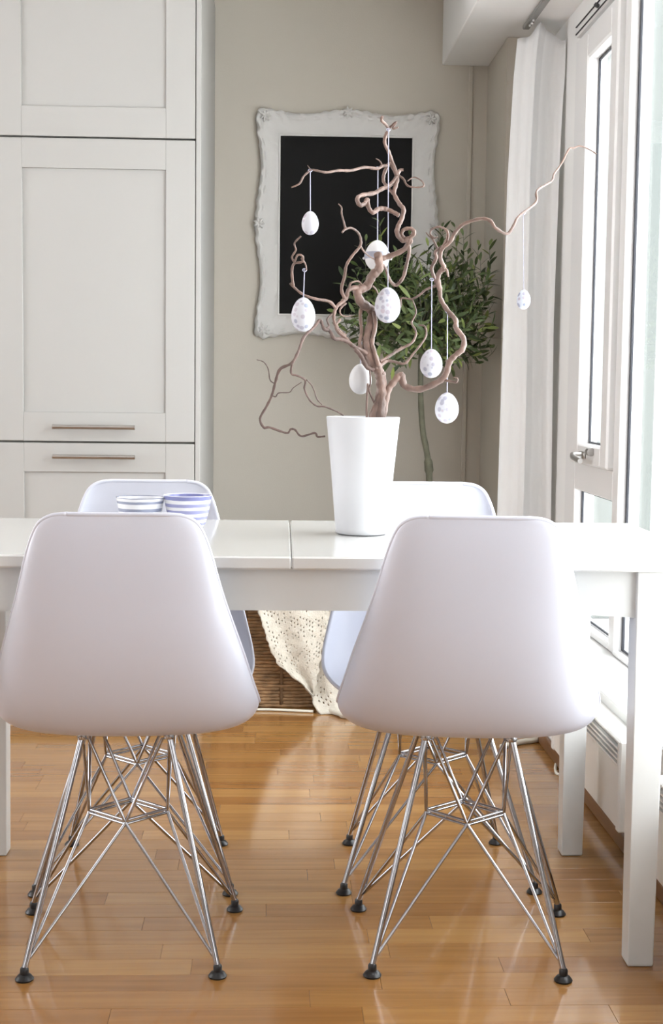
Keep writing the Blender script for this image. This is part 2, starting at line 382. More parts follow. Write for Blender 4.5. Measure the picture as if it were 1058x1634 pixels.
# ------------------------------------------------------------------ tall cabinet
YC = 4.381
cab = thing('kitchen_cabinet', 'tall off-white kitchen cabinet with framed doors standing against the back wall', 'cabinet', (0, 0, 0))
mb = MB(); mb.box(-.842, -.228, YC+.022, YB-.002, .07, 2.45, .002); mb.build('carcass', M['gap'], cab)
MB().box(-.227, -.2115, YC+.001, YB-.002, .001, 2.45, .0015).build('side_panel', M['cab'], cab)
MB().box(-.842, -.228, YC+.06, YC+.08, .001, .07).build('plinth', M['cab'], cab)
def door(z0, z1, hz=None):
    x0, x1 = -.839, -.2295; b = .0885; y0, y1 = YC, YC+.0205
    mb = MB(); mb.box(x0, x0+b, y0, y1, z0, z1, .0014); mb.box(x1-b, x1, y0, y1, z0, z1, .0014)
    mb.box(x0+b, x1-b, y0, y1, z0, z0+b, .0005); mb.box(x0+b, x1-b, y0, y1, z1-b, z1, .0005)
    d = mb.build('door', M['cab'], cab)
    MB().box(x0+b+.0003, x1-b-.0003, y0+.0075, y1, z0+b+.0003, z1-b-.0003).build('door_panel', M['cab'], d)
    if hz:
        mb = MB(); mb.tube([(-.659, YC-.030, hz), (-.409, YC-.030, hz)], .0068, 14)
        for x in (-.63, -.438): mb.tube([(x, YC-.030, hz), (x, YC+.001, hz)], .0045, 10)
        h = mb.build('handle', M['steel'], d, True, sharp=40); h['label'] = 'brushed steel bar handle'
door(1.787, 2.44); door(.868, 1.781, .912); door(.075, .862, .821)

# ------------------------------------------------------------------ chalkboard in an ornate frame
fx0, fx1, fz0, fz1 = -.052, .632, 1.232, 2.080; ix0, ix1, iz0, iz1 = .036, .534, 1.320, 1.985
pf = thing('framed_chalkboard', 'black chalkboard in an ornate white wavy-edged frame on the back wall', 'picture frame', (0, YB, 0))
N = 360; inn = []; outp = []
per = [(fx0, fz1), (fx1, fz1), (fx1, fz0), (fx0, fz0)]; iper = [(ix0, iz1), (ix1, iz1), (ix1, iz0), (ix0, iz0)]
nrm4 = [(0, 1), (1, 0), (0, -1), (-1, 0)]
for sd in range(4):
    A, B = per[sd], per[(sd+1) % 4]; IA, IB = iper[sd], iper[(sd+1) % 4]; nx, nz = nrm4[sd]; n_ = 90
    for k in range(n_):
        s = k/n_
        d = .010*math.cos(4*PI*s) - .003 + .003*math.sin(2*PI*s*17)*(abs(math.cos(2*PI*s)) > .55) + .0025*noise.noise(Vector((s*14, sd*5.1, 0)))
        c = min(s, 1-s); rnd_c = .0
        if c < .035: rnd_c = -.010*(1-c/.035)**1.5
        tx, tz = (B[0]-A[0]), (B[1]-A[1])
        px, pz = A[0]+tx*s, A[1]+tz*s
        # blend the corner between the two sides' normals
        outp.append((px+nx*(d+rnd_c), pz+nz*(d+rnd_c)))
        inn.append((IA[0]+(IB[0]-IA[0])*s, IA[1]+(IB[1]-IA[1])*s))
prof = [(1.0, -.004), (1.0, -.016), (.95, -.029), (.86, -.033), (.78, -.026), (.70, -.028), (.62, -.021), (.3, -.018), (.10, -.0165), (.06, -.020), (.0, -.019), (.0, -.004)]
vs = []; fs = []; K = len(prof); n_ = len(outp)
for i in range(n_):
    for j, (t, dy) in enumerate(prof):
        x = inn[i][0]+(outp[i][0]-inn[i][0])*t; z = inn[i][1]+(outp[i][1]-inn[i][1])*t
        orn = 0
        if .72 < t < 1.0: orn = -.0035*max(0, noise.noise(Vector((x*55, z*55, j*.7))))*2 - .002*math.sin(i*.9+j)
        vs.append((x, dy+orn, z))
for i in range(n_):
    i2 = (i+1) % n_
    for j in range(K-1): fs.append((i*K+j, i*K+j+1, i2*K+j+1, i2*K+j))
MB().add(vs, fs).build('picture_frame', M['frame'], pf, True, sharp=50)
mb = MB()
for (cx, cz) in [(fx0+.03, fz1-.025), (fx1-.03, fz1-.025), (fx0+.03, fz0+.025), (fx1-.03, fz0+.025), ((fx0+fx1)/2, fz1-.008), ((fx0+fx1)/2, fz0+.008), (fx0+.008, (fz0+fz1)/2), (fx1-.008, (fz0+fz1)/2)]:
    mb = MB()
    for k in range(7):
        a = 2*PI*k/7; l = .022
        mb.tube([(cx, -.034, cz), (cx+l*.5*math.cos(a), -.038, cz+l*.5*math.sin(a)), (cx+l*math.cos(a), -.030, cz+l*math.sin(a))], [.003, .0055, .002], 6)
    mb.build('ornament', M['frame'], pf, True)
MB().box(ix0-.004, ix1+.004, -.012, -.008, iz0-.004, iz1+.004).build('chalkboard', M['board'], pf)

# ------------------------------------------------------------------ curtain and rail
rail = thing('curtain_rail', 'grey curtain track fixed under the soffit by the windows', 'curtain rail', (.852, 0, 2.2595))
mb = MB(); mb.box(-.011, .011, YF+.1, 4.84, -.014, 0, .002); mb.build('track', M['track'], rail)
MB().box(-.0035, .0035, YF+.1, 4.30, -.016, -.0142).build('track_slot', M['dark'], rail)
for yy in (4.70, 4.735, 4.765): MB().tube([(0, yy, -.022), (0, yy, -.016)], .004, 8).build('runner', M['upvc'], rail, loc=(0, 0, 0))
cv = thing('curtain', 'sheer white curtain gathered in folds beside the far window', 'curtain', (.87, 4.75, .33))
nu, nv = 72, 60; vs = []; fs = []
lt = [(0, 797), (.1, 800), (.45, 803), (.75, 805), (.93, 811), (1, 816)]; rt_ = [(0, 889), (.2, 887), (.5, 884), (.78, 887), (.9, 890), (.96, 893), (1, 898)]
for j in range(nv+1):
    t = j/nv
    for i in range(nu+1):
        s = i/nu
        yd = 4.75 + .010*math.sin(s*2*PI*1.5+.6+.5*math.sin(t*3)) + .003*math.sin(s*2*PI*4+t*2.5) - .030*max(0, 1-abs(s-.46-.03*math.sin(t*5))*9)
        L_, R_ = interp(lt, t), interp(rt_, t)
        p = at(L_+(R_-L_)*s, 500, yd)
        ztop = 2.195 + .045*max(0, 1-abs(s-.46)*2.6)**1.3 + .004*math.sin(s*20)
        vs.append((min(p.x, .968)-.87, yd-4.75, (.335+(ztop-.335)*t)-.33))
for j in range(nv):
    for i in range(nu): a = j*(nu+1)+i; fs.append((a, a+1, a+nu+2, a+nu+1))
o = MB().add(vs, fs).build('curtain_cloth', M['fabric'], cv, True); sm = o.modifiers.new('thick', 'SOLIDIFY'); sm.thickness = .0012
mb = MB(); mb.tube([(.851-.87, 4.72-4.75, 2.236-.33), (.852-.87, 4.735-4.75, 2.243-.33)], .004, 6); mb.build('curtain_hook', M['upvc'], cv)

# ------------------------------------------------------------------ heaters
def heater(y0, y1, label):
    L_ = y1-y0; h = thing('panel_heater', label, 'heater', (XR, y0, .105), 0)
    d = .072; H_ = .195
    mb = MB(); mb.box(-d+.004, -.012, .004, L_-.004, 0, H_-.058, .003); mb.build('casing', M['heater'], h)
    MB().box(-d+.022, -.012, .004, L_-.004, H_-.058, H_-.008, .002).build('grille_backing', M['grille'], h)
    MB().box(-d, -.006, 0, .022, -.002, H_+.002, .004).build('end_cap', M['heater'], h)
    MB().box(-d, -.006, L_-.022, L_, -.002, H_+.002, .004).build('end_cap', M['heater'], h)
    MB().box(-d+.002, -.01, .022, L_-.022, H_-.012, H_, .004).build('top_cover', M['heater'], h)
    for k in range(4):
        z = H_-.057+k*.0115
        MB().add([(-d+.001, .023, z), (-d+.001, L_-.023, z), (-d+.02, L_-.023, z), (-d+.02, .023, z), (-d+.001, .023, z+.0045), (-d+.001, L_-.023, z+.0045), (-d+.02, L_-.023, z+.0045), (-d+.02, .023, z+.0045)],
                 [(0, 3, 2, 1), (4, 5, 6, 7), (0, 1, 5, 4), (2, 3, 7, 6), (0, 4, 7, 3), (1, 2, 6, 5)]).build('slat', M['heater'], h)
    mb = MB(); mb.box(-.0125, -.001, .05, L_-.05, .03, .15); mb.box(-.045, -.03, -.004, .0, .12, .125); mb.box(-.045, -.03, -.004, 0, .06, .064)
    mb.build('wall_bracket', M['dark'], h)
    return h
heater(2.905, 3.62, 'low white slatted wall heater between the right-hand table legs')
heater(1.95, 2.645, 'low white slatted wall heater beyond the near right table leg at picture edge')

# ------------------------------------------------------------------ table
TY = .010
tb = thing('dining_table', 'long white lacquered dining table on square legs, set across the room', 'table', (.0, 2.79, 0), -TY)
# local frame: x along table, y depth
ytab0, ytab1, xt0, xt1 = -.343, .343, -.80, .806
seam = .045
for (a, b) in ((xt0, seam-.0009), (seam+.0009, xt1)):
    MB().box(a, b, ytab0, ytab1, .722, .745, .003).build('table_top', M['table'], tb)
def arch(x0, x1, y0, y1, zt, zb, rise, n=24):
    vs = []; fs = []
    for i in range(n+1):
        s = i/n; x = x0+(x1-x0)*s; z = zb + rise*max(0, 1-(2*s-1)**4)
        for yy in (y0, y1): vs += [(x, yy, zt), (x, yy, z)]
    for i in range(n):
        a = i*4; b = a+4; fs += [(a, a+1, b+1, b), (a+2, b+2, b+3, a+3), (a+1, a+3, b+3, b+1), (a, b, b+2, a+2)]
    fs += [(0, 2, 3, 1), (n*4, n*4+1, n*4+3, n*4+2)]
    return MB().add(vs, fs)
LY = .305; LXr = .683; LXl = -.598; lw = .054
for yy in (-LY-.016, LY-.004): arch(LXl+.0, LXr-.0, yy, yy+.02, .7215, .636, .011).build('apron', M['tleg'], tb)
for xx in (LXl-.010, LXr-.010): MB().box(xx, xx+.02, -LY+.02, LY-.02, .636, .7215, .001).build('apron', M['tleg'], tb)
for sx in (LXl, LXr):
    for sy in (-LY, LY):
        t_ = lw/2; b_ = .0235; vs = []
        for (z, h) in ((0.0, b_-.002), (.003, b_), (.60, t_), (.7217, t_)):
            for (i, j) in ((-1, -1), (1, -1), (1, 1), (-1, 1)): vs.append((sx+i*h, sy+j*h, z))
        fs = [(3, 2, 1, 0), (12, 13, 14, 15)]
        for k in range(3):
            for q in range(4): fs.append((k*4+q, k*4+(q+1) % 4, k*4+4+(q+1) % 4, k*4+4+q))
        o = MB().add(vs, fs).build('leg', M['tleg'], tb); bv = o.modifiers.new('b', 'BEVEL'); bv.width = .002; bv.segments = 2

# ------------------------------------------------------------------ shell chairs
def make_chair():
    root = thing('shell_chair', 'x', 'chair')
    C = [(-.062, .824), (-.063, .814), (-.064, .797), (-.064, .772), (-.062, .735), (-.056, .68), (-.044, .61), (-.022, .54), (.012, .475), (.06, .428), (.12, .406), (.19, .402), (.26, .412), (.315, .424), (.345, .424), (.357, .412)]
    Ed = [(.084, -.0605, .8243), (.111, -.056, .8205), (.131, -.050, .808), (.1435, -.043, .785), (.155, -.035, .750), (.171, -.016, .69), (.190, .012, .63), (.208, .045, .575), (.224, .082, .52), (.236, .125, .478), (.240, .175, .456), (.238, .225, .447), (.232, .27, .441), (.219, .312, .434), (.195, .336, .422), (.160, .348, .408)]
    cc = catmull([(0, a, b) for a, b in C], 4); ee = catmull(Ed, 4); n = 24; vs = []; fs = []
    for k in range(len(cc)):
        for i in range(n+1):
            u = -1+2*i/n; a = abs(u); t = .35*a**2+.65*a**3.6
            p = cc[k].lerp(ee[k], t)
            x = ee[k].x*(math.sin(a*PI/2*.96)/math.sin(PI/2*.96))**.98*(1 if u > 0 else -1)
            vs.append((x, p.y, p.z))
    for k in range(len(cc)-1):
        for i in range(n): q = k*(n+1)+i; fs.append((q, q+n+1, q+n+2, q+1))
    sh = MB().add(vs, fs).build('seat_shell', M['plastic'], root, True)
    md = sh.modifiers.new('s', 'SOLIDIFY'); md.thickness = .005; md.offset = 0
    md = sh.modifiers.new('sub', 'SUBSURF'); md.levels = 1; md.render_levels = 1
    b = [vs[i] for i in range(n+1)] + [vs[k*(n+1)+n] for k in range(1, len(cc))] + [vs[(len(cc)-1)*(n+1)+i] for i in range(n-1, -1, -1)] + [vs[k*(n+1)] for k in range(len(cc)-2, -1, -1)]
    MB().tube(b, .0042, 8).build('shell_rim', M['plastic'], sh, True)
    feet = {('r', -1): (-.1685, 0), ('r', 1): (.1685, 0), ('f', -1): (-.198, .319), ('f', 1): (.198, .319)}
    T = {('r', -1): (-.078, .10, .418), ('r', 1): (.078, .10, .418), ('f', -1): (-.078, .245, .420), ('f', 1): (.078, .245, .420)}
    rc = (0, .163, .252); RV = {'l': (-.072, .163, .252), 'n': (0, .093, .252), 'g': (.072, .163, .252), 'a': (0, .233, .252)}
    adj = {('r', -1): 'ln', ('r', 1): 'gn', ('f', -1): 'la', ('f', 1): 'ga'}
    for k, (fx, fy) in feet.items():
        tx, ty, tz = T[k]; ft = Vector((fx, fy, .019)); tp = Vector((tx, ty, tz-.008))
        leg = MB().tube([ft, tp], .0056, 10).build('leg', M['chrome'], root, True, sharp=60)
        MB().lathe([(.0, 0), (.0155, 0), (.0165, .003), (.012, .009), (.0075, .011), (.0078, .016), (.0075, .021), (.005, .024), (0, .024)], 18, (fx, fy, 0)).build('foot_glide', M['rubber'], leg, True, sharp=50)
        for c in adj[k]:
            v = Vector(RV[c]); base = ft.lerp(tp, .04)
            off = Vector((.003 if c in 'na' else 0, 0, 0))*k[1]*-1
            a1 = base+(v-base)*.03+Vector((0, 0, -.004)); 
            MB().tube([base, a1, v+(base-v).normalized()*.006+Vector((0, 0, -.002)), v], .0032, 8).build('lower_strut', M['chrome'], root, True, sharp=60)
            tp2 = tp+Vector((0, 0, -.006)); side = Vector((-k[1]*.012 if c in 'na' else 0, (.012 if k[0] == 'r' else -.012) if c in 'lg' else 0, 0))
            MB().tube([tp2, tp2+side, v+(tp2-v).normalized()*.006, v], .0032, 8).build('upper_strut', M['chrome'], root, True, sharp=60)
    mb = MB()
    for z in (.2485, .2555):
        P = [Vector(RV[c]) for c in 'lnga']
        for i in range(4): mb.tube([Vector((P[i].x, P[i].y, z)), Vector((P[(i+1) % 4].x, P[(i+1) % 4].y, z))], .0028, 8)
    mb.build('ring_wire', M['chrome'], root, True, sharp=60)
    P = [Vector(T[k])+Vector((0, 0, -.010)) for k in (('r', -1), ('r', 1), ('f', 1), ('f', -1))]
    for i in (1, 3): MB().tube([P[i], P[(i+1) % 4]], .0034, 8).build('side_rail', M['chrome'], root, True, sharp=60)
    for k in T: MB().lathe([(.0, -.004), (.009, -.004), (.010, 0), (.009, .006), (0, .006)], 14, (T[k][0], T[k][1], T[k][2]-.010)).build('shell_mount', M['chrome'], root, True, sharp=50)
    return root
ch = make_chair()
spots = [((.3587, 2.4098), -.079, 'white shell chair at front right, its back to us before the vase'),
         ((-.2514, 2.4209), .021, 'white shell chair at front left, its back to us before the striped bowls'),
         ((.360, 3.154), PI, 'white shell chair across the table behind the tall white vase'),
         ((-.270, 3.152), PI, 'white shell chair across the table behind the striped bowls')]
for i, ((x, y), rz, lab) in enumerate(spots):
    o = ch if i == 0 else copy_tree(ch)
    o.location = (x, y, 0); o.rotation_euler = (0, 0, rz); o['label'] = lab; o['group'] = 'white wire-legged shell chairs at the table'

# ------------------------------------------------------------------ vase
VY = 2.845; vp = at(577, 853, VY); VX = vp.x; TZ = .745
va = thing('vase', 'tall tapered matt white vase holding bare twisted branches', 'vase', (VX, VY, TZ))
MB().lathe([(0, .0015), (.049, .0015), (.0525, .004), (.0535, .012), (.0625, .12), (.0735, .232), (.0742, .2355), (.0725, .237), (.0705, .235), (.060, .12), (.050, .012), (0, .011)], 56).build('vase_body', M['vase'], va, True, sharp=50)
MB().lathe([(0, 0), (.048, 0), (.048, .0015), (0, .0015)], 40).build('base_ring', M['dark'], va)

# ------------------------------------------------------------------ twisted branches: traced joints, each at its own depth
def dep(px, py):
    w_ = min(1, max(0, (665-py)/90))
    return VY + w_*(.055*math.sin(px/47+.6)+.045*math.sin(py/38+1.3))
def W(px, py, off=0): return at(px, py, dep(px, py)+off)
def limb(pts, r0_, r1_, off=0, knob=.14, k=6, n=9):
    P = catmull([W(x, y, off) for x, y in pts], k); m_ = len(P); R = []
    for i in range(m_):
        t = i/(m_-1); R.append((r0_+(r1_-r0_)*t**.8)*(1+knob*noise.noise(P[i]*70)+.10*math.sin(i*1.7)))
    return MB().tube(P, R, n)
B1 = thing('willow_branch', 'thickest twisted bare branch in the white vase, rising to the top centre', 'branch', (VX, VY, TZ+.015))
B2 = thing('willow_branch', 'twisted bare branch from the vase stretching right to the window', 'branch', (VX+.02, VY, TZ+.015))
B3 = thing('willow_branch', 'thin dark twisted branch drooping left over the vase rim', 'branch', (VX-.02, VY, TZ+.015))
def part(B, name, pts, a, b, m='bark', **kw):
    o = limb(pts, a, b, **kw).build(name, M[m], B, True); o.location = -B.location; return o
part(B1, 'stem', [(590, 760), (596, 700), (606, 660), (609, 632), (608, 609), (605, 594), (600, 580), (587, 553), (588, 532), (594, 505), (592, 494), (576, 482), (571, 464), (585, 457), (594, 440), (605, 428), (603, 406)], .0115, .0085)
part(B1, 'stem', [(603, 406), (608, 412), (621, 409), (646, 397), (653, 381), (643, 384), (634, 372), (636, 360), (641, 350), (644, 334), (638, 326), (629, 309), (632, 295), (634, 281), (625, 257), (620, 242), (614, 229), (615, 217), (620, 206), (616, 199), (609, 192), (610, 186)], .0060, .0030)
part(B1, 'stem', [(587, 556), (592, 575), (604, 592), (610, 604), (604, 640), (590, 680)], .008, .009)
part(B1, 'twig', [(620, 206), (625, 201), (632, 195), (627, 205), (636, 203)], .0028, .0018)
part(B1, 'twig', [(634, 281), (624, 262), (619, 264), (610, 265), (602, 269), (582, 267), (560, 272), (540, 272), (521, 275), (504, 272), (496, 272), (485, 281), (478, 293), (465, 299)], .0042, .0016)
part(B1, 'twig', [(611, 266), (606, 257), (600, 253)], .0020, .0009)
part(B1, 'twig', [(496, 272), (493, 267), (491, 264)], .0014, .0008)
part(B1, 'twig', [(633, 283), (623, 295), (608, 302), (597, 308), (576, 312), (570, 318), (574, 327), (582, 325), (586, 318), (588, 331), (595, 339), (605, 333), (617, 334), (630, 340), (637, 344)], .0042, .0046)
part(B1, 'twig', [(636, 280), (644, 286), (650, 296), (663, 299), (676, 297), (673, 289), (661, 283), (650, 289)], .0026, .0011)
part(B1, 'twig', [(620, 262), (613, 277), (612, 289), (618, 298), (628, 310)], .0038, .0030, off=.012)
part(B1, 'twig', [(634, 279), (638, 272), (644, 271)], .0045, .0028)
part(B1, 'twig', [(653, 381), (661, 372), (656, 365), (645, 366), (641, 374), (648, 381), (657, 384), (650, 392)], .0044, .0028)
part(B1, 'twig', [(650, 384), (653, 401), (648, 425), (643, 443), (632, 455), (622, 447), (615, 428), (606, 418)], .0042, .0030)
part(B1, 'twig', [(571, 464), (568, 459), (556, 463), (553, 474), (546, 482), (537, 490), (533, 503), (534, 516), (541, 527), (552, 536)], .0052, .0030)
part(B1, 'twig', [(551, 478), (545, 462), (550, 440), (553, 423), (563, 407), (574, 394), (576, 384), (572, 372), (561, 364), (551, 366), (546, 371)], .0036, .0020)
part(B1, 'twig', [(551, 364), (548, 352), (545, 340), (545, 331), (540, 325)], .0022, .0012)
part(B1, 'twig', [(575, 390), (579, 399), (588, 408), (598, 414)], .0018, .0014)
part(B1, 'twig', [(536, 492), (525, 481), (504, 477), (484, 470), (470, 459), (463, 452)], .0034, .0022)
part(B1, 'twig', [(468, 457), (466, 435), (469, 421), (482, 418), (483, 409), (475, 407), (470, 417), (466, 410), (472, 399), (470, 388), (480, 377)], .0028, .0016)
part(B1, 'twig', [(481, 412), (487, 421), (489, 431), (485, 433)], .0020, .0012)
part(B1, 'twig', [(552, 484), (543, 493), (544, 502), (553, 505), (562, 503)], .0022, .0012)
part(B1, 'twig', [(590, 568), (578, 560), (562, 551), (550, 538), (540, 530), (536, 520), (543, 510)], .0055, .0026)
part(B1, 'twig', [(556, 466), (560, 452), (572, 449), (578, 456)], .0024, .0016)
part(B1, 'twig', [(596, 497), (599, 520), (594, 545), (597, 560), (604, 584)], .0045, .0040, off=-.02)
part(B1, 'twig', [(582, 484), (575, 500), (577, 530), (574, 550), (583, 570), (596, 588)], .0034, .0044, off=.012)
part(B1, 'twig', [(594, 456), (600, 462), (604, 470), (612, 478)], .0020, .0012)
part(B1, 'twig', [(606, 577), (612, 574), (639, 557), (657, 547), (664, 531), (657, 516), (660, 508), (664, 496), (658, 478)], .0036, .0014)
part(B1, 'twig', [(606, 584), (618, 576), (632, 578), (646, 580), (660, 564), (679, 538), (678, 521), (668, 519)], .0038, .0016)
part(B1, 'twig', [(590, 590), (591, 611), (589, 623), (598, 645), (602, 662), (598, 690)], .0018, .0022, m='bark_dark')
part(B1, 'twig', [(587, 612), (586, 630), (585, 659), (588, 700)], .0020, .0024)
part(B2, 'stem', [(596, 760), (606, 690), (612, 655), (618, 625), (628, 610), (640, 599), (646, 616), (671, 621), (701, 608), (712, 596), (717, 578), (728, 566), (738, 557), (740, 541), (728, 524), (727, 511), (713, 494), (703, 476), (702, 460)], .0085, .0046)
part(B2, 'stem', [(702, 462), (699, 446), (702, 434), (709, 428), (703, 414), (705, 398), (718, 386), (727, 370), (741, 357), (766, 349), (782, 352), (791, 364), (809, 373), (819, 361), (828, 345), (855, 323), (857, 304), (880, 289), (884, 278), (896, 261), (908, 238), (916, 236), (926, 233), (941, 239), (952, 246)], .0052, .0013, knob=.2)
part(B2, 'twig', [(700, 458), (694, 446), (689, 428), (696, 412), (695, 402), (705, 394)], .0040, .0032, off=.01)
part(B2, 'twig', [(708, 392), (714, 380), (713, 368), (701, 362), (689, 366), (687, 374), (693, 380), (698, 378)], .0032, .0015)
part(B2, 'twig', [(698, 396), (692, 384), (684, 376), (680, 371)], .0022, .0012)
part(B2, 'twig', [(704, 430), (712, 430), (715, 441)], .0045, .0020)
part(B2, 'twig', [(698, 455), (680, 462), (669, 471), (657, 477), (641, 476), (640, 487), (634, 496)], .0028, .0014)
part(B2, 'twig', [(703, 607), (716, 608), (728, 610), (730, 604), (724, 602)], .0028, .0014)
part(B3, 'stem', [(568, 556), (557, 547), (544, 541), (533, 540), (526, 528), (517, 525), (511, 511), (502, 521), (485, 538), (477, 559), (466, 579), (447, 589), (440, 608), (434, 630), (425, 649), (415, 668), (421, 682), (430, 682), (447, 688), (459, 691), (464, 685), (471, 686), (481, 696), (502, 691), (507, 697), (519, 696)], .0040, .0019, m='bark_dark', knob=.22)
part(B3, 'twig', [(517, 525), (525, 521), (522, 510), (530, 501)], .0022, .0018, m='bark_dark')
part(B3, 'twig', [(466, 580), (465, 596), (476, 600), (487, 607), (486, 621), (494, 638), (506, 648), (518, 649), (536, 656), (548, 663)], .0024, .0014, m='bark_dark')
part(B3, 'twig', [(489, 606), (496, 613), (501, 623), (506, 637), (514, 646)], .0012, .0010, m='bark_dark')
part(B3, 'twig', [(438, 612), (431, 606), (428, 589), (421, 578), (410, 574)], .0014, .0008, m='bark_dark')
part(B3, 'twig', [(434, 631), (440, 633), (445, 627), (462, 626), (468, 619), (481, 610)], .0015, .0008, m='bark_dark')
part(B3, 'twig', [(596, 590), (585, 585), (576, 568), (566, 556)], .0048, .0042, m='bark_dark')

# ------------------------------------------------------------------ eggs
def egg(px, py, wpx, hpx, sx, sy, label, m='egg', off=0, ribbon=False):
    tp = W(sx, sy, off); Yd = tp.y; c = at(px, py, Yd)
    sc = Yd/CF*1.005; a = wpx*sc/2; h = hpx*sc/2
    e = thing('hanging_egg', label, 'egg', (c.x, c.y, c.z), 0, 'painted eggs hanging from the branches')
    prof = []
    for k in range(25):
        t = PI*k/24; z = -math.cos(t); r_ = math.sin(t)*(1-.10*z-.03*z*z)
        prof.append((max(0, r_*a*1.02), z*h))
    MB().lathe(prof, 28).build('egg_shell', M[m], e, True)
    MB().tube([(0, 0, h*.985), (tp.x-c.x, 0, tp.z-c.z+.002)], .0005 if m == 'egg_blue' else .0010, 6).build('hanging_string', M['string'], e)
    MB().tube([(tp.x-c.x+.004*math.cos(q*.7), .004*math.sin(q*.7)*1.0, tp.z-c.z+.003*math.sin(q*.7)) for q in range(10)], .0009, 5).build('string_loop', M['string'], e)
    if ribbon:
        mb = MB(); z0, z1 = -.22*h, .22*h
        P = []
        for z in (z0, -.05*h, .1*h, z1):
            k = z/h; r_ = math.sqrt(1-k*k)*(1-.10*k)*a*1.02+.0012; P.append((r_, z))
        mb.lathe([(P[0][0]-.002, P[0][1])]+P+[(P[-1][0]-.002, P[-1][1])], 28); mb.build('ribbon', M['ribbon'], e, True, sharp=60)
        for s_ in (-1, 1): MB().lathe([(0, -.003), (.0022, -.0015), (.0028, 0), (.0022, .0015), (0, .003)], 10, (s_*(a+.003), -.004, -.2*h)).build('pearl', M['egg_plain'], e, True)
    return e
egg(495, 356, 26, 37, 495, 272, 'small pale egg hanging highest, left before the chalkboard')
egg(602, 408, 38, 48, 603, 268, 'white egg with grey ribbon band hanging behind a thick branch', 'egg_plain', .035, True)
egg(618.5, 487, 40, 56, 620, 207, 'largest dotted egg hanging centrally before the green plant', off=-.028)
egg(484, 502, 37, 54, 486, 431, 'dotted egg hanging at the lower left corner of the chalkboard')
egg(575, 605, 35, 48, 577, 540, 'plain white undecorated egg hanging just above the vase rim', 'egg_plain', .02)
egg(688, 580, 35, 46, 689, 446, 'dotted egg hanging in front of the lower right of the green plant', off=-.018)
egg(713, 651, 37, 49, 714, 497, 'lowest dotted egg, hanging right of the vase in clear air')
egg(835.5, 478, 21, 31, 835, 340, 'small bluish egg hanging in front of the white curtain', 'egg_blue')

# ------------------------------------------------------------------ bowls
def bowl(px, Y_, r, H_, m, lab):
    c = at(px, 850, Y_); b = thing('bowl', lab, 'bowl', (c.x, Y_, TZ), 0, 'striped bowls on the table')
    MB().lathe([(0, 0), (r*.42, 0), (r*.44, .004), (r*.50, .008), (r*.74, H_*.3), (r*.88, H_*.62), (r*.97, H_*.92), (r, H_), (r*.965, H_*.995), (r*.93, H_*.9), (r*.84, H_*.6), (r*.68, H_*.3), (0, .010)], 48).build('bowl_body', M[m], b, True, sharp=60)
bowl(224, 2.80, .0480, .075, 'bowl_grey', 'white bowl with grey stripes, left of the two on the table')
bowl(299.5, 2.80, .0480, .080, 'bowl_blue', 'white bowl with lavender blue stripes, right of the two on the table')

# ------------------------------------------------------------------ olive plant
PY = 5.0
pb = at(686, 1100, PY); pl = thing('olive_tree', 'clipped green olive tree on a thin bare stem in the back corner', 'plant', (pb.x, PY, 0))
def PW(px, py, dy=0): p = at(px, py, PY+dy); return p - Vector((pb.x, PY, 0))
P = catmull([(0.0, 0, .27), PW(686, 900), PW(685, 800), PW(685, 765), PW(684, 742), PW(680, 715), PW(675, 690), PW(672, 650), PW(671, 610), PW(672, 560)], 5)
MB().tube(P, [.0125*(1-.25*i/len(P))*(1+.1*noise.noise(p*30)) + (.004 if abs(p.z-PW(684, 742).z) < .02 else 0) for i, p in enumerate(P)], 12).build('stem', M['olive_bark'], pl, True)
MB().lathe([(0, 0), (.10, 0), (.105, .005), (.135, .29), (.142, .30), (.142, .31), (.13, .31), (.125, .28), (0, .278)], 40).build('pot', M['pot'], pl, True, sharp=40)
MB().lathe([(0, .272), (.124, .272), (.12, .284), (0, .287)], 24).build('soil', M['soil'], pl, True)
cc_ = PW(668, 518); RC = .235
lv = MB(); L_ = .048
def leafmesh(l, w_, cup=.15):
    vs = []; fs = []; n_ = 5
    for i in range(n_+1):
        t = i/n_; hw = w_*math.sin(PI*min(1, t*.92+.06))**.8; z = -cup*l*t*t
        vs += [(-hw, l*t, z+hw*.25), (0, l*t, z), (hw, l*t, z+hw*.25)]
    for i in range(n_):
        for j in range(2): a = i*3+j; fs.append((a, a+1, a+4, a+3))
    return vs, fs
lvs = [leafmesh(.048, .0062, .12), leafmesh(.056, .0066, .22), leafmesh(.040, .0058, .05)]
lme = []
for k, (v_, f_) in enumerate(lvs):
    o = MB().add(v_, f_).build('leaf', M['leaf'], pl, True); lme.append(o.data); bpy.data.objects.remove(o)
leaves = []; tw = MB()
def sprig(p0, d, n_, lsz=1.0):
    pts = [p0]; dd = d.normalized()
    for i in range(5):
        dd = (dd+Vector((rnd.gauss(0, .12), rnd.gauss(0, .12), .05+rnd.gauss(0, .06)))).normalized(); pts.append(pts[-1]+dd*.022*lsz*n_/7)
    tw.tube(pts, [.0016, .0014, .0012, .001, .0008, .0005], 5)
    for i in range(n_):
        t = i/(n_-1)*4.99; k = int(t); p = pts[k].lerp(pts[k+1], t-k); ax = (pts[k+1]-pts[k]).normalized()
        sd = ax.orthogonal().normalized(); sd.rotate(Matrix.Rotation(i*2.4+rnd.random(), 3, ax))
        ld = (ax*rnd.uniform(.6, 1.3)+sd).normalized(); up = ld.cross(sd.cross(ax)).normalized()
        y_ = ld; x_ = y_.cross(ax).normalized(); z_ = x_.cross(y_)
        Mx = Matrix((x_, y_, z_)).transposed().to_4x4(); s_ = rnd.uniform(.75, 1.15)
        leaves.append((Matrix.Translation(p) @ Mx @ Matrix.Scale(s_, 4), rnd.randrange(3)))
hub = PW(670, 545)
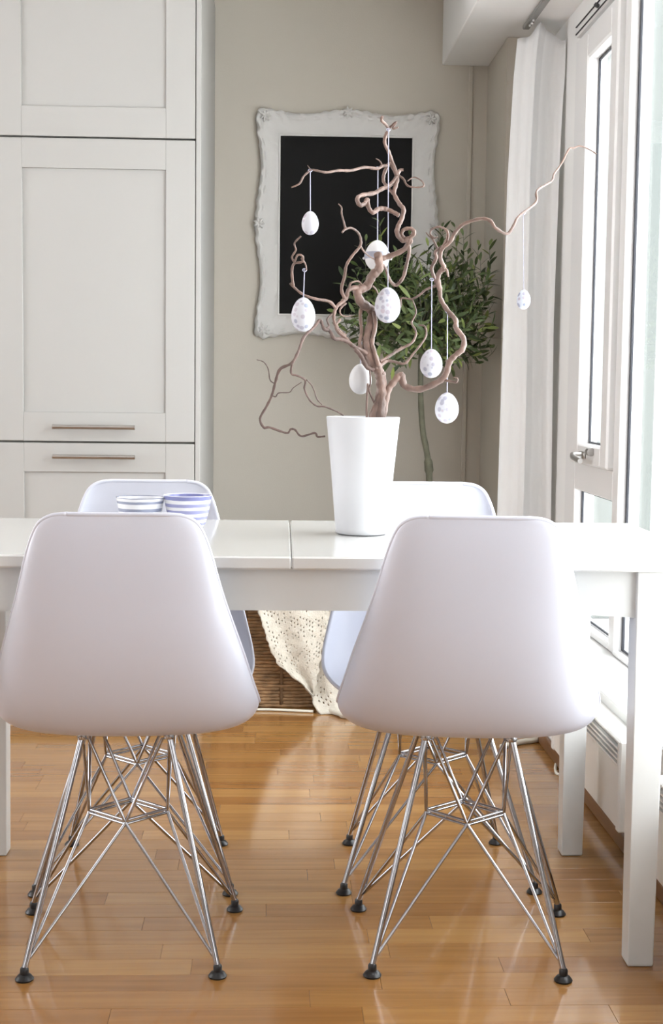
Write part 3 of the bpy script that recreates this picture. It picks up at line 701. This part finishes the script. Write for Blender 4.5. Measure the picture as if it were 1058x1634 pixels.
for i in range(250):
    a = rnd.random()*2*PI; ct = rnd.uniform(-.80, 1); st = math.sqrt(1-ct*ct); dr = Vector((st*math.cos(a), st*math.sin(a), ct))
    rr = RC*rnd.uniform(.35, .80); rr *= (1 if dr.x > -.2 else .92)
    p0 = cc_+Vector((dr.x*rr*1.02, dr.y*rr*.85, dr.z*rr*.84)); sprig(p0, dr+Vector((0, 0, .45)), rnd.choice((7, 8, 9)))
    if i % 3 == 0: tw.tube(catmull([hub, hub.lerp(p0, .5)+Vector((rnd.gauss(0, .01), rnd.gauss(0, .01), -.01)), p0], 3), [.004, .0035, .003, .0026, .0022, .002, .0016], 6)
for (px, py, dx) in ((770, 505, .02), (776, 480, .0), (778, 455, .0), (740, 500, .3), (752, 455, .2), (583, 450, -.2), (612, 418, -.1), (660, 440, 0), (690, 432, .05), (735, 440, .1), (575, 500, -.4), (762, 540, .5), (700, 425, .05), (728, 425, .1)):
    sprig(PW(px, py, rnd.uniform(-.05, .05)), Vector((dx, 0, 1)), 9)
leaves = [q for q in leaves if q[0].translation.x+pb.x < .775]
idx = sorted(range(len(leaves)), key=lambda i: leaves[i][0].translation.y)
for i in idx[:300]:
    o = bpy.data.objects.new('leaf', lme[leaves[i][1]]); COL.objects.link(o); o.parent = pl; o.matrix_local = leaves[i][0]
mb = MB()
for i in idx[300:]:
    v_, f_ = lvs[leaves[i][1]]; mb.add([leaves[i][0] @ Vector(q) for q in v_], f_)
o = mb.build('foliage', M['leaf'], pl, True); o['kind'] = 'stuff'
tw.build('twigs', M['olive_bark'], pl, True)['kind'] = 'stuff'

# ------------------------------------------------------------------ basket and crocheted throw
BX0, BX1, BY0, BY1, BH = -.19, .235, 4.53, 4.88, .44
bk = thing('wicker_basket', 'brown woven rectangular basket standing behind the table', 'basket', ((BX0+BX1)/2, (BY0+BY1)/2, 0))
def rr_path(hx, hy, r, n_c=6, n_s=26):
    P = []
    for (sx, sy, a0) in ((1, -1, -PI/2), (1, 1, 0), (-1, 1, PI/2), (-1, -1, PI)):
        for k in range(n_c): a = a0+PI/2*k/n_c; P.append((sx*(hx-r)+r*math.cos(a), sy*(hy-r)+r*math.sin(a)))
        # straight part to the next corner
        nx_ = {(1, -1): (1, 1), (1, 1): (-1, 1), (-1, 1): (-1, -1), (-1, -1): (1, -1)}[(sx, sy)]; a = a0+PI/2
        p = (sx*(hx-r)+r*math.cos(a), sy*(hy-r)+r*math.sin(a)); q = (nx_[0]*(hx-r)+r*math.cos(a), nx_[1]*(hy-r)+r*math.sin(a))
        for k in range(n_s): P.append((p[0]+(q[0]-p[0])*k/n_s, p[1]+(q[1]-p[1])*k/n_s))
    return P
hx, hy = (BX1-BX0)/2, (BY1-BY0)/2; base = rr_path(hx, hy, .04)
wk = MB(); nr = 38
for r_ in range(nr):
    z = .006+r_*(BH-.02)/nr; fl_ = 1-.10*(1-r_/nr)
    P = []
    for i, (x, y) in enumerate(base):
        d = .0035*math.sin(i*PI/2+(r_ % 2)*PI)+.0015*noise.noise(Vector((x*20, y*20, r_)))
        l = math.hypot(x, y); P.append((x*fl_*(1+d/l), y*fl_*(1+d/l), z+.0016*noise.noise(Vector((i*.3, r_*3.1, 0)))))
    P.append(P[0]); wk.tube(P, .0062, 6, False)
o = wk.build('woven_strands', M['wicker'], bk, True); o['kind'] = 'stuff'
for i in range(0, len(base), 9):
    x, y = base[i]; l = math.hypot(x, y)
    P = [(x*(1-.10*(1-t))*(1+.006/l*(1 if k % 2 else .2)), y*(1-.10*(1-t))*(1+.006/l*(1 if k % 2 else .2)), .004+t*(BH-.02)) for k, t in enumerate([q/12 for q in range(13)])]
    MB().tube(P, .0062, 6).build('stake', M['wicker_dark'], bk, True)
P = [(x, y, BH-.006) for x, y in base]; P.append(P[0])
MB().tube(P, .011, 8, False).build('rim', M['wicker_dark'], bk, True)
MB().box(-hx*.9+.01, hx*.9-.01, -hy*.9+.01, hy*.9-.01, .001, .012, .004).build('bottom', M['wicker_dark'], bk)

th = thing('crocheted_throw', 'cream crocheted cotton throw draped over the wicker basket onto the floor', 'throw', (.12, 4.49, 0))
def cloth(name, outline_l, outline_r, ytab, z_top, zb, nx, nz, wav, hole=True, pre=None):
    # outline_l/r: X limits as functions of z (photo measured), y offset table by z
    vs = []; fs = []
    for j in range(nz+1):
        t = j/nz; z = zb+(z_top-zb)*t; a = interp(outline_l, z); b = interp(outline_r, z)
        for i in range(nx+1):
            s = i/nx; x = a+(b-a)*s
            y = interp(ytab, z) - .010*wav*math.sin(s*9+z*8) - .004*noise.noise(Vector((x*30, z*30, wav)))
            scal = .004*math.sin(z*150) if i in (0, nx) else 0
            vs.append((x+scal-.12, y-4.49, z))
    for j in range(nz):
        for i in range(nx):
            if hole and (i % 3 == 1 and (j+(i//3)) % 3 == 1) and 2 < i < nx-2 and rnd.random() < .5: continue
            a = j*(nx+1)+i; fs.append((a, a+1, a+nx+2, a+nx+1))
    o = MB().add(vs, fs).build(name, M['knit'], th, True); md = o.modifiers.new('s', 'SOLIDIFY'); md.thickness = .005; md.offset = -1
    return o
def X_(px, py, Y_=4.47): return at(px, py, Y_).x
def Z_(px, py, Y_=4.47): return at(px, py, Y_).z
ol = [(Z_(x, y), X_(x, y)) for x, y in ((500, 1110), (480, 1090), (458, 1072), (440, 1055), (430, 1030), (424, 1010), (413, 975), (406, 950), (400, 900))]
orr = [(Z_(x, y), X_(x, y)) for x, y in ((501, 1110), (506, 1080), (512, 1050), (517, 1010), (522, 970), (524, 900))]
zlo = ol[0][0]
cloth('front_fold', ol, orr, [(0, 4.470), (.2, 4.462), (.40, 4.470), (.47, 4.48)], .47, zlo, 62, 90, .8)
ol2 = [(0, X_(515, 1137)), (.012, X_(505, 1128)), (.05, X_(498, 1112)), (.2, X_(503, 1060)), (.47, X_(512, 950))]
or2 = [(0, X_(585, 1140)), (.012, X_(578, 1135)), (.06, X_(560, 1110)), (.15, X_(548, 1075)), (.47, X_(532, 950))]
cloth('rear_fold', ol2, or2, [(0, 4.435), (.015, 4.455), (.06, 4.480), (.2, 4.486), (.47, 4.49)], .47, .004, 34, 90, -.6)
# flat piece over the basket top
vs = []; fs = []
for j in range(25):
    for i in range(31):
        s, t = i/30, j/24; x = interp(ol, .44)+(X_(532, 950)-interp(ol, .44))*s; y = 4.475+t*.30
        vs.append((x-.12, y-4.49, .452+.010*math.sin(s*7+t*5)+.012*math.sin(PI*min(1, t*1.5))))
for j in range(24):
    for i in range(30): a = j*31+i; fs.append((a, a+1, a+32, a+31))
o = MB().add(vs, fs).build('top_fold', M['knit'], th, True); md = o.modifiers.new('s', 'SOLIDIFY'); md.thickness = .005; md.offset = 1
# rolled hem lying on the floor
def G(px, py):       # point on the floor seen at a photo position
    d = (px-529)*RT - (py-817)*UP + CF*fwd; return CAM + d*(-CH/d.z)
P = [G(x, y)+Vector((0, 0, .010)) for x, y in ((508, 1130), (520, 1136), (535, 1141), (548, 1146), (563, 1146), (580, 1144))]
P = [p-Vector((.12, 4.49, 0)) for p in catmull(P, 5)]
MB().tube(P, [.007+.0035*abs(math.sin(i*.5)) for i in range(len(P))], 8).build('hem', M['knit'], th, True)

# ------------------------------------------------------------------ cables on the floor
def cable(pts, r, lab):
    P = catmull([G(x, y)+Vector((0, 0, r+.0003)) for x, y in pts], 6); c = P[0].copy(); c.z = 0
    o = MB().tube([p-c for p in P], r, 8).build('power_cable', M['cable'], None, True, loc=c); tag(o, lab, 'cable'); return o
cable([(330, 1128), (360, 1129), (388, 1130), (400, 1134), (430, 1134.5), (465, 1136), (500, 1137.5)], .0045, 'white power cable lying along the front of the wicker basket')
cable([(893, 1212), (888, 1219), (886, 1228), (888, 1236), (894, 1238), (899, 1234)], .0038, 'small loop of white cable on the floor beside the rear table leg')
cable([(800, 1196), (820, 1191), (838, 1187), (850, 1186), (862, 1183), (876, 1182)], .008, 'thick pale cable on the floor behind the front right chair')
